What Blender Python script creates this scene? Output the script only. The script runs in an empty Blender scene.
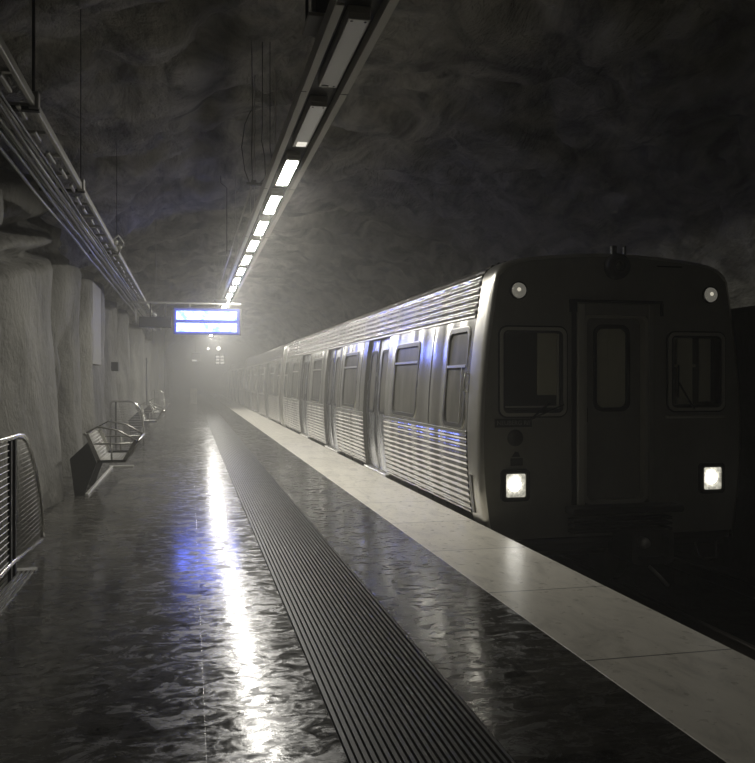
import bpy, math, random
from mathutils import Vector, noise
random.seed(7)
PI = math.pi
S = bpy.context.scene
COL = S.collection

# ------------------------------------------------------------------ camera, world, exposure
F, YAW, EYE = 830.0, math.atan(187.5/830.0), 1.55
cam_d = bpy.data.cameras.new('camera'); cam = bpy.data.objects.new('camera', cam_d); COL.objects.link(cam)
cam.location = (0, 0, EYE); cam.rotation_euler = (PI/2, 0, -YAW)
cam_d.sensor_fit = 'VERTICAL'; cam_d.sensor_height = 36; cam_d.sensor_width = 36
cam_d.lens = F/763*36; cam_d.shift_y = -1.5/763
cam_d.clip_end = 300; cam_d.clip_start = 0.05
S.camera = cam
w = bpy.data.worlds.new('world'); S.world = w; w.use_nodes = True
w.node_tree.nodes['Background'].inputs[0].default_value = (0, 0, 0, 1)
S.view_settings.view_transform = 'Standard'; S.view_settings.look = 'None'
S.view_settings.gamma = 1; S.view_settings.exposure = 0.0
S.view_settings.use_curve_mapping = False
S.cycles.use_denoising = True
S.cycles.max_bounces = 7; S.cycles.diffuse_bounces = 3; S.cycles.glossy_bounces = 4
S.cycles.volume_bounces = 2; S.cycles.transparent_max_bounces = 12; S.cycles.transmission_bounces = 4
S.cycles.sample_clamp_indirect = 6; S.cycles.caustics_reflective = False; S.cycles.caustics_refractive = False

LAMP_E = 130.0        # radiance of a lit lamp diffuser
FOG = (.007, .0125, .0155)
BACK_FILL_E = 32.0        # added fill lamps behind the camera, never in view

# ------------------------------------------------------------------ materials
def mat(name, col=(.5,.5,.5), rough=.5, metal=0, emit=None, es=1, spec=.5, build=None, coat=0):
    m = bpy.data.materials.new(name); m.use_nodes = True
    nt = m.node_tree; b = nt.nodes['Principled BSDF']
    b.inputs['Base Color'].default_value = (*col, 1); b.inputs['Roughness'].default_value = rough
    b.inputs['Metallic'].default_value = metal; b.inputs['Specular IOR Level'].default_value = spec
    b.inputs['Coat Weight'].default_value = coat
    if emit:
        b.inputs['Emission Color'].default_value = (*emit, 1); b.inputs['Emission Strength'].default_value = es
    if build: build(nt, b)
    return m
def N(nt, t, **kw):
    n = nt.nodes.new(t)
    for k, v in kw.items(): setattr(n, k, v)
    return n
def coords(nt, scale=(1,1,1)):
    tc = N(nt, 'ShaderNodeTexCoord'); mp = N(nt, 'ShaderNodeMapping'); mp.inputs['Scale'].default_value = scale
    nt.links.new(tc.outputs['Object'], mp.inputs[0]); return mp.outputs[0]
def nz(nt, vec, scale, detail=5, rough=.6, dist=0):
    n = N(nt, 'ShaderNodeTexNoise'); n.inputs['Scale'].default_value = scale; n.inputs['Detail'].default_value = detail
    n.inputs['Roughness'].default_value = rough; n.inputs['Distortion'].default_value = dist
    nt.links.new(vec, n.inputs['Vector']); return n.outputs['Fac']
def ramp(nt, fac, stops):
    r = N(nt, 'ShaderNodeValToRGB'); e = r.color_ramp.elements
    while len(e) < len(stops): e.new(.5)
    for q, (p, c) in zip(e, stops):
        q.position = p; q.color = (*c, 1) if isinstance(c, tuple) else (c, c, c, 1)
    nt.links.new(fac, r.inputs[0]); return r.outputs[0]
def bump(nt, b, h, strength, dist):
    n = N(nt, 'ShaderNodeBump'); n.inputs['Strength'].default_value = strength; n.inputs['Distance'].default_value = dist
    nt.links.new(h, n.inputs['Height']); nt.links.new(n.outputs[0], b.inputs['Normal']); return n
def mathn(nt, op, a, b=None, c=None):
    n = N(nt, 'ShaderNodeMath', operation=op)
    for i, v in enumerate((a, b, c)):
        if v is None: continue
        if isinstance(v, (int, float)): n.inputs[i].default_value = v
        else: nt.links.new(v, n.inputs[i])
    return n.outputs[0]

def rock_b(sc, lo, hi, bs, dist=1.6):
    def f(nt, b):
        v = coords(nt, sc)
        c = ramp(nt, nz(nt, v, .8, 8, .62, dist), [(.36, lo), (.64, hi)])
        nt.links.new(c, b.inputs['Base Color'])
        h = mathn(nt, 'ADD', nz(nt, v, 1.6, 8, .6, dist), mathn(nt, 'MULTIPLY', nz(nt, v, 14, 4, .6), .25))
        bump(nt, b, h, bs, .16)
    return f
M = {}
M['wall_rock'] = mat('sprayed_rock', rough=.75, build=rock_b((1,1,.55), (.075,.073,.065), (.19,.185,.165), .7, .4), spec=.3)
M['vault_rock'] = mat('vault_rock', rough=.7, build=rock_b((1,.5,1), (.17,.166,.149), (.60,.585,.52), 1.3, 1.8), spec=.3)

def floor_b(nt, b):
    tc = N(nt, 'ShaderNodeTexCoord'); sp = N(nt, 'ShaderNodeSeparateXYZ'); cb = N(nt, 'ShaderNodeCombineXYZ')
    nt.links.new(tc.outputs['Object'], sp.inputs[0])
    nt.links.new(mathn(nt, 'ADD', sp.outputs[1], .34), cb.inputs[0])
    nt.links.new(mathn(nt, 'ADD', sp.outputs[0], .49 + 10*.558), cb.inputs[1])
    br = N(nt, 'ShaderNodeTexBrick', offset=.37, offset_frequency=2)
    br.inputs['Scale'].default_value = 1; br.inputs['Brick Width'].default_value = .88; br.inputs['Row Height'].default_value = .558
    br.inputs['Mortar Size'].default_value = .003; br.inputs['Mortar Smooth'].default_value = .2; br.inputs['Bias'].default_value = 0
    br.inputs['Color1'].default_value = (.022,.021,.019,1); br.inputs['Color2'].default_value = (.095,.091,.080,1); br.inputs['Mortar'].default_value = (.06,.057,.05,1)
    nt.links.new(cb.outputs[0], br.inputs['Vector'])
    v = coords(nt, (1, 1, 1))
    vein = nz(nt, coords(nt, (.7, 2.2, 1)), 3, 8, .7, 1.6)
    mx = N(nt, 'ShaderNodeMix', data_type='RGBA', blend_type='MULTIPLY'); mx.inputs[0].default_value = 1
    nt.links.new(br.outputs['Color'], mx.inputs[6]); nt.links.new(ramp(nt, vein, [(.35, .45), (.6, 1.0), (.75, 2.2)]), mx.inputs[7])
    nt.links.new(mx.outputs[2], b.inputs['Base Color'])
    scr = nz(nt, coords(nt, (1.2, 1.8, 1)), 4.5, 7, .72, 1.0)
    nt.links.new(ramp(nt, scr, [(.36, .07), (.47, .14), (.56, .30), (.66, .46)]), b.inputs['Roughness'])
    h = mathn(nt, 'ADD', mathn(nt, 'MULTIPLY', nz(nt, coords(nt, (1, 1.3, 1)), 7, 4, .6), 1.0), mathn(nt, 'MULTIPLY', br.outputs['Fac'], -.15))
    h = mathn(nt, 'ADD', h, mathn(nt, 'MULTIPLY', nz(nt, coords(nt, (1, 1.2, 1)), 2.6, 3, .6, .5), .9))
    spn = ramp(nt, nz(nt, coords(nt, (1.0, 1.6, 1)), 9, 7, .78, .8), [(.38, .04), (.5, .30), (.62, .80)])
    nt.links.new(spn, b.inputs['Specular IOR Level'])
    bump(nt, b, h, .12, .012)
M['floor'] = mat('polished_dark_tile', spec=.6, build=floor_b)

def edge_b(nt, b):
    tc = N(nt, 'ShaderNodeTexCoord'); sp = N(nt, 'ShaderNodeSeparateXYZ'); cb = N(nt, 'ShaderNodeCombineXYZ')
    nt.links.new(tc.outputs['Object'], sp.inputs[0])
    nt.links.new(mathn(nt, 'ADD', sp.outputs[1], .29), cb.inputs[0]); nt.links.new(mathn(nt, 'ADD', sp.outputs[0], 1.0), cb.inputs[1])
    br = N(nt, 'ShaderNodeTexBrick', offset=0); br.inputs['Scale'].default_value = 1
    br.inputs['Brick Width'].default_value = 1.5; br.inputs['Row Height'].default_value = 50; br.inputs['Mortar Size'].default_value = .007
    br.inputs['Color1'].default_value = (.70,.665,.58,1); br.inputs['Color2'].default_value = (.78,.745,.655,1); br.inputs['Mortar'].default_value = (.12,.11,.1,1)
    nt.links.new(cb.outputs[0], br.inputs['Vector'])
    mx = N(nt, 'ShaderNodeMix', data_type='RGBA', blend_type='MULTIPLY'); mx.inputs[0].default_value = 1
    nt.links.new(br.outputs['Color'], mx.inputs[6])
    nt.links.new(ramp(nt, nz(nt, coords(nt, (1.5,.6,1)), 2.5, 8, .7, 1.5), [(.3, .72), (.5, 1.0), (.75, 1.12)]), mx.inputs[7])
    nt.links.new(mx.outputs[2], b.inputs['Base Color'])
    nt.links.new(ramp(nt, nz(nt, coords(nt), 12, 5, .6), [(.3, .24), (.7, .42)]), b.inputs['Roughness'])
    bump(nt, b, nz(nt, coords(nt), 40, 3, .5), .08, .01)
M['edge'] = mat('pale_stone', spec=.5, build=edge_b)
def rib_b(nt, b):
    c = ramp(nt, nz(nt, coords(nt, (6, .8, 1)), 3, 6, .7), [(.3, (.03,.029,.026)), (.7, (.085,.082,.073))])
    nt.links.new(c, b.inputs['Base Color'])
M['ribs'] = mat('ribbed_strip', rough=.45, spec=.25, build=rib_b)
M['concrete'] = mat('dark_concrete', (.09,.088,.08), .85)
M['ballast'] = mat('ballast', rough=.95, build=rock_b((6,6,6), (.012,.012,.011), (.05,.048,.045), 1.0))
def steel_b(lo, hi, sc, wave=.06, cv=(.42,.412,.38), ch=(.58,.572,.53)):
    def f(nt, b):
        n = nz(nt, coords(nt, sc), 2.2, 6, .65, .6)
        nt.links.new(ramp(nt, n, [(.3, lo), (.7, hi)]), b.inputs['Roughness'])
        nt.links.new(ramp(nt, nz(nt, coords(nt, (1, 3.5, .7)), 1.4, 7, .7), [(.3, cv), (.7, ch)]), b.inputs['Base Color'])
        # shallow buckling of the thin sheet between its frames
        bump(nt, b, nz(nt, coords(nt, (.3, 1, .06)), 1.9, 1.0, .5), 1.0, wave)
    return f
M['steel'] = mat('stainless_side', metal=1, build=steel_b(.14, .26, (1,9,.8)))
M['flute'] = mat('stainless_fluted', metal=1, build=steel_b(.10, .18, (1,2,2), .06, (.48,.47,.44), (.62,.61,.57)))
M['door_steel'] = mat('stainless_door', metal=1, build=steel_b(.20, .32, (1,8,.8), .03, (.42,.43,.45), (.54,.55,.57)))
M['trimsteel'] = mat('stainless_trim', (.62,.61,.56), .3, 1)
M['frame_dark'] = mat('window_frame', (.17,.168,.155), .42, 1)
def face_b(nt, b):
    nt.links.new(ramp(nt, nz(nt, coords(nt, (1,1,.6)), 2, 7, .7), [(.3, (.205,.20,.17)), (.7, (.28,.274,.234))]), b.inputs['Base Color'])
    nt.links.new(ramp(nt, nz(nt, coords(nt), 6, 5, .6), [(.3, .42), (.7, .6)]), b.inputs['Roughness'])
M['face'] = mat('grey_end_paint', build=face_b)
M['face_light'] = mat('worn_jamb', (.44,.43,.37), .5, .1)
M['rubber'] = mat('black_rubber', (.012,.012,.012), .5)
M['black'] = mat('black_paint', (.02,.02,.019), .55)
M['inner'] = mat('cab_interior', (.10,.098,.088), .8)
M['pale'] = mat('pale_panel', (.88,.86,.74), .7)
M['under'] = mat('underframe', (.02,.019,.018), .8)
def glass(name, tint, r, dirt, gk=.9):
    m = bpy.data.materials.new(name); m.use_nodes = True; nt = m.node_tree
    out = nt.nodes['Material Output']; nt.nodes.remove(nt.nodes['Principled BSDF'])
    tr = N(nt, 'ShaderNodeBsdfTransparent'); tr.inputs[0].default_value = (tint, tint, tint*.96, 1)
    gl = N(nt, 'ShaderNodeBsdfGlossy'); gl.inputs['Roughness'].default_value = r; gl.inputs[0].default_value = (gk,gk,gk*.97,1)
    df = N(nt, 'ShaderNodeBsdfDiffuse'); df.inputs[0].default_value = (.30,.29,.26,1)
    m1 = N(nt, 'ShaderNodeMixShader'); nt.links.new(tr.outputs[0], m1.inputs[1]); nt.links.new(df.outputs[0], m1.inputs[2])
    nt.links.new(ramp(nt, nz(nt, coords(nt, (1,2,.5)), 3, 6, .6), [(.3, dirt*.6), (.7, dirt*1.4)]), m1.inputs[0])
    lw = N(nt, 'ShaderNodeLayerWeight'); lw.inputs[0].default_value = .5
    fr = mathn(nt, 'ADD', .04, mathn(nt, 'MULTIPLY', .9, mathn(nt, 'POWER', lw.outputs['Facing'], 5.0)))
    m2 = N(nt, 'ShaderNodeMixShader'); nt.links.new(fr, m2.inputs[0])
    nt.links.new(m1.outputs[0], m2.inputs[1]); nt.links.new(gl.outputs[0], m2.inputs[2]); nt.links.new(m2.outputs[0], out.inputs[0])
    return m
M['glass'] = glass('side_glass', .45, .3, .45, .4)
M['cabglass'] = glass('cab_glass', .96, .05, .06)
def emis(name, col, s, pat=None):
    m = bpy.data.materials.new(name); m.use_nodes = True; nt = m.node_tree
    out = nt.nodes['Material Output']; nt.nodes.remove(nt.nodes['Principled BSDF'])
    e = N(nt, 'ShaderNodeEmission'); e.inputs[0].default_value = (*col, 1); e.inputs[1].default_value = s
    if pat: pat(nt, e)
    nt.links.new(e.outputs[0], out.inputs[0]); return m
M['lamp_on'] = emis('lit_diffuser', (1,.965,.88), LAMP_E)
M['lamp_back'] = emis('dim_diffuser', (1,.965,.88), BACK_FILL_E)
M['lamp_off'] = mat('unlit_diffuser', (.62,.60,.54), .5, emit=(1,.96,.86), es=.035)  # lamp is out; a faint painted-in glow lifts its grey
M['lamp_weak'] = mat('weak_diffuser', (.62,.60,.54), .5, emit=(1,.96,.86), es=.085)
M['bulb_weak'] = emis('weak_tube_end', (1,.95,.82), .9)
def screen(nt, e):
    v = coords(nt, (1,1,1.2)); n = nz(nt, v, 5, 4, .6, .3)
    nt.links.new(ramp(nt, n, [(.38, (.045,.075,.72)), (.46, (.09,.13,.72)), (.53, (.15,.20,.72))]), e.inputs[0])
M['screen'] = emis('display', (.2,.3,1), 14, screen)
M['bezel'] = mat('sign_bezel', (.10,.12,.35), .5, emit=(.12,.15,.62), es=.30)  # faint blue emission on the housing imitates bloom from the displays
def lens_p(nt, e):
    tc = N(nt, 'ShaderNodeTexCoord'); d = N(nt, 'ShaderNodeVectorMath', operation='DISTANCE'); mp = N(nt, 'ShaderNodeMapping')
    mp.inputs['Scale'].default_value = (1, 0, 1); nt.links.new(tc.outputs['Generated'], mp.inputs[0]); nt.links.new(mp.outputs[0], d.inputs[0]); d.inputs[1].default_value = (.46, 0, .56)
    k = ramp(nt, d.outputs['Value'], [(.18, 1.0), (.36, .28), (.5, .12)])
    n_ = ramp(nt, nz(nt, coords(nt), 22, 3, .6), [(.35, .45), (.6, 1.0)])
    nt.links.new(mathn(nt, 'MULTIPLY', mathn(nt, 'MULTIPLY', k, n_), 5.0), e.inputs[1])
M['headlight'] = emis('headlight_lens', (1,.96,.80), .72, lens_p)
M['headcore'] = emis('headlight_bulb', (1,.98,.9), 14)
M['dome'] = mat('lamp_dome', (.55,.53,.46), .16, .3, emit=(1,.95,.8), es=.10)  # low emission painted in for the sheen of the grey lens
M['dome_bulb'] = emis('marker_bulb', (1,.93,.75), .55)  # glowing spot imitates the highlight on the marker lens
M['trough'] = mat('galvanised_trough', (.72,.70,.63), .5, 0)
M['trough_dark'] = mat('trough_inside', (.07,.068,.06), .6)
M['galv'] = mat('galvanised_steel', (.55,.54,.50), .38, .5)
M['cable_grey'] = mat('grey_cable', (.55,.545,.53), .28)
M['cable_dark'] = mat('dark_cable', (.10,.098,.09), .45)
M['chrome'] = mat('chrome_steel', (.66,.65,.61), .2, 1)
M['mesh'] = mat('wire_grey', (.30,.295,.27), .4, .8)
M['board'] = mat('wall_board', (.20,.195,.17), .7)
M['text'] = mat('plate_lettering', (.30,.30,.27), .5)
M['rail'] = mat('rail_steel', (.25,.22,.19), .35, .9)
M['far_lit'] = emis('far_lit_panel', (1,.96,.85), 3.5)
M['far_dim'] = emis('far_dim_panel', (1,.95,.84), .55)
M['panel_pale'] = mat('pale_cabinet', (.65,.62,.55), .6)

# ------------------------------------------------------------------ mesh helpers
class MB:
    def __init__(s): s.v = []; s.f = []; s.sm = []
    def add(s, vs, fs, smooth=False):
        o = len(s.v); s.v += [tuple(p) for p in vs]
        for f in fs: s.f.append(tuple(i+o for i in f)); s.sm.append(smooth)
        return s
    def box(s, x0, x1, y0, y1, z0, z1, b=0):
        if b <= 0:
            vs = [(x,y,z) for z in (z0,z1) for y in (y0,y1) for x in (x0,x1)]
            return s.add(vs, [(0,2,3,1),(4,5,7,6),(0,1,5,4),(2,6,7,3),(0,4,6,2),(1,3,7,5)])
        # chamfered box
        b = min(b, (x1-x0)/2.01, (y1-y0)/2.01, (z1-z0)/2.01)
        X, Y, Z = (x0,x1), (y0,y1), (z0,z1)
        vs = []; idx = {}
        for i in (0,1):
            for j in (0,1):
                for k in (0,1):
                    sx, sy, sz = (1,-1)[i]*b, (1,-1)[j]*b, (1,-1)[k]*b
                    for a in range(3):
                        idx[i,j,k,a] = len(vs)
                        vs.append((X[i]+(0 if a==0 else sx), Y[j]+(0 if a==1 else sy), Z[k]+(0 if a==2 else sz)))
        fs = []
        for i in (0,1):
            fs.append([idx[i,0,0,0], idx[i,1,0,0], idx[i,1,1,0], idx[i,0,1,0]])
            fs.append([idx[0,i,0,1], idx[1,i,0,1], idx[1,i,1,1], idx[0,i,1,1]])
            fs.append([idx[0,0,i,2], idx[1,0,i,2], idx[1,1,i,2], idx[0,1,i,2]])
        for i in (0,1):
            for j in (0,1):
                fs.append([idx[i,j,0,0], idx[i,j,1,0], idx[i,j,1,1], idx[i,j,0,1]])
                fs.append([idx[i,0,j,0], idx[i,1,j,0], idx[i,1,j,2], idx[i,0,j,2]])
                fs.append([idx[0,i,j,1], idx[1,i,j,1], idx[1,i,j,2], idx[0,i,j,2]])
                for k in (0,1): fs.append([idx[i,j,k,0], idx[i,j,k,1], idx[i,j,k,2]])
        return s.add(vs, fs)
    def tube(s, pts, r, n=8, cap=True, closed=False):
        P = [Vector(p) for p in pts]; L = len(P); vs = []; up = None
        for i in range(L):
            if closed: t = (P[(i+1)%L]-P[i-1])
            else: t = P[min(i+1,L-1)]-P[max(i-1,0)]
            t = t.normalized()
            if up is None:
                up = Vector((0,0,1)) if abs(t.z) < .9 else Vector((1,0,0))
            a = (up - t*up.dot(t)).normalized(); b = t.cross(a); up = a
            for k in range(n):
                q = 2*PI*k/n; vs.append(P[i] + a*math.cos(q)*r + b*math.sin(q)*r)
        fs = []
        for i in range(L if closed else L-1):
            j = (i+1) % L
            for k in range(n): fs.append((i*n+k, i*n+(k+1)%n, j*n+(k+1)%n, j*n+k))
        s.add(vs, fs, True)
        if cap and not closed:
            s.add(vs[:n], [tuple(range(n))[::-1]]); s.add(vs[-n:], [tuple(range(n))])
        return s
    def lathe(s, prof, c, axis='y', n=24):
        """prof = [(r, h)], revolved round axis through c"""
        vs = []
        for r, h in prof:
            for k in range(n):
                a = 2*PI*k/n; p, q = r*math.cos(a), r*math.sin(a)
                vs.append({'y': (c[0]+p, c[1]+h, c[2]+q), 'z': (c[0]+p, c[1]+q, c[2]+h), 'x': (c[0]+h, c[1]+p, c[2]+q)}[axis])
        fs = [(i*n+k, i*n+(k+1)%n, (i+1)*n+(k+1)%n, (i+1)*n+k) for i in range(len(prof)-1) for k in range(n)]
        return s.add(vs, fs, True)
    def grid(s, rows, smooth=True, skip=None):
        n = len(rows[0]); vs = [p for r in rows for p in r]
        fs = [(i*n+k, i*n+k+1, (i+1)*n+k+1, (i+1)*n+k) for i in range(len(rows)-1) for k in range(n-1) if not (skip and skip(i, k))]
        return s.add(vs, fs, smooth)
    def build(s, name, m, parent=None):
        me = bpy.data.meshes.new(name); me.from_pydata(s.v, [], s.f); me.validate(); me.update()
        if len(me.polygons) == len(s.sm): me.polygons.foreach_set('use_smooth', s.sm)
        import bmesh
        bm = bmesh.new(); bm.from_mesh(me); bmesh.ops.remove_doubles(bm, verts=bm.verts, dist=1e-5) if len(s.v) < 4000 else None
        bmesh.ops.recalc_face_normals(bm, faces=bm.faces); bm.to_mesh(me); bm.free()
        me.materials.append(M[m] if isinstance(m, str) else m)
        o = bpy.data.objects.new(name, me); COL.objects.link(o)
        if parent is not None:
            o.parent = parent
            o.matrix_parent_inverse = parent.matrix_world.inverted() if False else o.matrix_parent_inverse
            o.location = -Vector(parent['_loc']) if '_loc' in parent else (0,0,0)
        return o
def tag(o, label=None, cat=None, group=None, kind=None):
    if label: o['label'] = label
    if cat: o['category'] = cat
    if group: o['group'] = group
    if kind: o['kind'] = kind
    return o
def thing(name, loc, label, cat, group=None):
    o = bpy.data.objects.new(name, None); COL.objects.link(o); o.location = loc; o['_loc'] = tuple(loc); o.empty_display_size = .1
    return tag(o, label, cat, group)
def struct(name, mb, m):
    o = mb.build(name, m); o['kind'] = 'structure'; return o
def copy_tree(o, parent=None):
    c = o.copy(); COL.objects.link(c)
    if parent is not None: c.parent = parent
    for ch in list(o.children): copy_tree(ch, c)
    return c
def rrect(a0, a1, b0, b1, r, n=6):
    out = []
    for (ca, cb, st) in ((a1-r, b1-r, 0), (a0+r, b1-r, PI/2), (a0+r, b0+r, PI), (a1-r, b0+r, 1.5*PI)):
        for k in range(n+1):
            q = st + PI/2*k/n; out.append((ca+r*math.cos(q), cb+r*math.sin(q)))
    return out
def ring(mb, outer, inner, f, d0, d1):
    """closed band between two outlines of equal length; f(a,b,off) -> point; d0 outside level, d1 back level"""
    n = len(outer); loops = [[f(*p, d1) for p in outer], [f(*p, d0) for p in outer], [f(*p, d0) for p in inner], [f(*p, d1) for p in inner]]
    vs = [p for l in loops for p in l]
    fs = [(i*n+k, i*n+(k+1)%n, ((i+1)%4)*n+(k+1)%n, ((i+1)%4)*n+k) for i in range(4) for k in range(n)]
    mb.add(vs, fs); return mb

def fbm(p, o=4): return noise.fractal(Vector(p), 1.0, 2.1, o, noise_basis='PERLIN_ORIGINAL')
def sstep(a, b, x):
    t = max(0, min(1, (x-a)/(b-a))); return t*t*(3-2*t)

# ------------------------------------------------------------------ the tunnel
Y0, Y1 = -13.0, 92.0
def ylist(a, b):
    out = [a]; 
    while out[-1] < b:
        y = out[-1]; out.append(min(b, y + (.22 if y < 3 else .11 if y < 24 else .25 if y < 45 else .8)))
    return out
YS = ylist(Y0, Y1)
creases = [-13, -9.4, -6.1, -3, .2, 3.1, 6.1, 9.15, 13.55, 15.7, 17.1, 20.3, 23.4, 26.2, 30, 34.5, 38, 43, 48, 55, 62, 70, 80, 93]
def ct(y):
    for i in range(len(creases)-1):
        if y < creases[i+1]: return (y-creases[i])/(creases[i+1]-creases[i]), i
    return .5, 0
def left_x(y, z):
    yy = y + .45*fbm((y*.35, z*.5, 3.3), 3)*sstep(0, 1.5, abs(z-.2))
    t, i = ct(yy)
    b = max(0, math.sin(PI*t))**.5
    amp = .56 + .1*math.sin(i*2.3)
    x = -2.36 + amp*b
    x += .10*fbm((y*.5, z*.35, 9), 5) + .16*fbm((y*.33, z*.22, 1.7), 3)
    x += .12*sstep(1.3, 0, z)
    # sloping grooves in the near buttress, dark recess under the vault beyond
    zl = 2.75 + .19*(y-9.3); zu = 3.19 + .23*(y-9.9); n2 = .10*fbm((y*.7, 5, 5), 3)
    far = sstep(13.4, 14.2, y)
    tp = (1-far)*(zu+.55) + far*(3.42 + .25*fbm((y*.5, 2, 5), 3)) + n2
    x -= 1.0*sstep(tp-.02, tp+.2, z)
    if y < 14.2:
        for zz, wd in ((zl+n2, .09), (zu+n2, .11)):
            x -= (1-far)*.42*math.exp(-((z-zz)/wd)**2)
    x -= .35*sstep(.10, .0, abs(y-14.0)/3.0)*sstep(2.6, 1.4, z)
    if 16.2 < y < 18.4: x = min(x, -1.84)
    return min(x, -1.48)
zs = [ -.05 + 4.65*i/62 for i in range(63)]
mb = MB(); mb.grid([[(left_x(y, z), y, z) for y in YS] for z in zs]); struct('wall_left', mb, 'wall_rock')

def vault(phi, y):
    cx, cz, a, h, e = 2.3, 2.5, 5.1, 3.35, 2/2.5
    c, s_ = math.cos(phi), math.sin(phi)
    x = cx - a*math.copysign(abs(c)**e, c); z = cz + h*max(0, s_)**e
    n = Vector((-c, 0, s_)).normalized()
    d = .36*fbm((y*.16, phi*1.3, 2.2), 3) + .30*max(0, 1-abs(fbm((y*.42 + phi*1.1, phi*2.6, 7.7), 4)))**3 + .10*fbm((y*.9, phi*4, 1), 5)
    d += -.42*math.exp(-((y-15.5-3*math.cos(phi))/2.4)**2)*abs(c)**.6 if c > 0 else 0
    d += .5*sstep(19, 23, y)*(max(0, c)**.5)
    return (x + n.x*d*-1*-1, y, z + n.z*d)
PH = [.30 + (PI-.30)*i/110 for i in range(111)]
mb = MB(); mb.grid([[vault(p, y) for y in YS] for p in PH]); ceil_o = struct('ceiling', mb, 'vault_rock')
from mathutils.bvhtree import BVHTree
_bvh = BVHTree.FromPolygons([v.co for v in ceil_o.data.vertices], [tuple(p.vertices) for p in ceil_o.data.polygons])
def cz(x, y):
    h = _bvh.ray_cast(Vector((x, y, 3.0)), Vector((0, 0, 1)))
    return (h[0].z if h[0] else 6.0) + .015
mb = MB()
mb.grid([[(7.4 + .3*fbm((y*.3, z*.4, 4), 4)*min(1,(2.5-z)/1.0 if z > 1.5 else 1) + (0 if z < 2.4 else .0), y, z) for y in YS[::2]] for z in [-1.3 + 3.85*i/24 for i in range(25)]])
struct('wall_right', mb, 'wall_rock')
struct('wall_front', MB().box(-4.5, 9, Y1, Y1+.2, -1.4, 7), 'concrete')
struct('wall_back', MB().box(-4.5, 9, Y0-.2, Y0, -1.4, 7), 'concrete')

struct('floor', MB().box(-3.4, .627, Y0, Y1, -.25, 0).box(1.291, 2.12, Y0, Y1, -.25, 0), 'floor')
struct('trim_1', MB().box(2.12, 3.048, Y0, Y1, -.16, .002, .006), 'edge')
# ribbed tactile strip
prof = []; nr = 22; x0, x1 = .627, 1.291; p = (x1-x0)/nr
for k in range(nr):
    b = x0 + k*p
    prof += [(b, -.012), (b+p*.18, -.012), (b+p*.30, .003), (b+p*.80, .003), (b+p*.92, -.012)]
prof.append((x1, -.012))
mb = MB(); mb.grid([[(x, y, z) for (x, z) in prof] for y in (Y0, 0, 5, 10, 20, 40, Y1)], smooth=False)
mb.box(x0, x1, Y0, Y1, -.25, -.03); struct('trim_2', mb, 'ribs')
struct('platform_side', MB().box(2.6, 2.98, Y0, Y1, -1.3, -.16), 'concrete')
mb = MB(); mb.grid([[(x, y, -1.22 + .05*fbm((x*2, y*2, 0), 3)) for x in [2.9 + .25*i for i in range(21)]] for y in [Y0 + .5*i for i in range(211)]])
struct('ground', mb, 'ballast')
for sx, nm in ((-.7175, 'running rail on the platform side of the track bed'), (.7175, 'running rail on the far side of the track bed')):
    x = 4.645+sx
    mb = MB(); mb.box(x-.065, x+.065, Y0, Y1, -1.2, -1.18).box(x-.01, x+.01, Y0, Y1, -1.18, -1.08).box(x-.035, x+.035, Y0, Y1, -1.09, -1.05, .008)
    tag(mb.build('running_rail', 'rail'), 'dull steel ' + nm, 'rail', 'running rails under the train')
t = thing('contact_rail', (6.5, 3, -1.2), 'dark covered power rail along the far tunnel wall', 'rail')
MB().box(6.45, 6.55, Y0, Y1, -1.02, -.9, .01).build('conductor', 'rail', t); MB().box(6.40, 6.62, Y0, Y1, -.85, -.81, .01).build('cover', 'under', t)
for k in range(6):
    MB().box(6.44, 6.56, -2+3*k, -1.85+3*k, -1.22, -1.02).build('insulator', 'under', t)

# fog: the mist that fills the tunnel
def mist(ya, yb, dens, label):
    fm = bpy.data.materials.new('mist'); fm.use_nodes = True; nt = fm.node_tree; nt.nodes.remove(nt.nodes['Principled BSDF'])
    vs_ = N(nt, 'ShaderNodeVolumeScatter'); vs_.inputs['Color'].default_value = (.96,.955,.92,1); vs_.inputs['Density'].default_value = dens; vs_.inputs['Anisotropy'].default_value = .35
    nt.links.new(vs_.outputs[0], nt.nodes['Material Output'].inputs['Volume'])
    tag(MB().box(-4.2, 8.6, ya, yb, -1.38, 6.9).build('mist', fm), label, 'mist', kind='stuff')
mist(Y0+.01, 9.0, FOG[0], 'very thin mist around the viewer and the front of the train')
mist(8.95, 19.0, FOG[1], 'thin mist between the first car doors and the blue sign')
mist(18.95, Y1-.01, FOG[2], 'dense grey mist filling the far tunnel')

# ------------------------------------------------------------------ the train
CX = 4.645
HP = [(-.25,1.50),(0,1.545),(.25,1.585),(.6,1.612),(.95,1.62),(1.43,1.60),(1.95,1.55),(2.27,1.502),(2.5,1.468),(2.6,1.45)]
def hw(z):
    if z <= HP[0][0]: return HP[0][1]
    for (a, p), (b, q) in zip(HP, HP[1:]):
        if z <= b:
            return p + (q-p)*(z-a)/(b-a)
    return HP[-1][1]
def hws(z):   # smoothed half width
    return (hw(z-.12)+2*hw(z)+hw(z+.12))/4 if z < 2.45 else hw(z)
TOP = [(1.45,2.6),(1.436,2.68),(1.41,2.74),(1.36,2.795),(1.29,2.84),(1.20,2.872),(1.05,2.9),(.85,2.923),(.6,2.944),(.3,2.965),(0,2.972)]
def densify(pts, d):
    out = []
    for (a, b), (c, e) in zip(pts, pts[1:]):
        n = max(1, round(math.hypot(c-a, e-b)/d))
        for k in range(n): out.append((a+(c-a)*k/n, b+(e-b)*k/n))
    out.append(pts[-1]); return out
CAR_Y, CAR_L, PITCH = 8.46, 19.48, 20.1
T = lambda s=1: None
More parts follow.
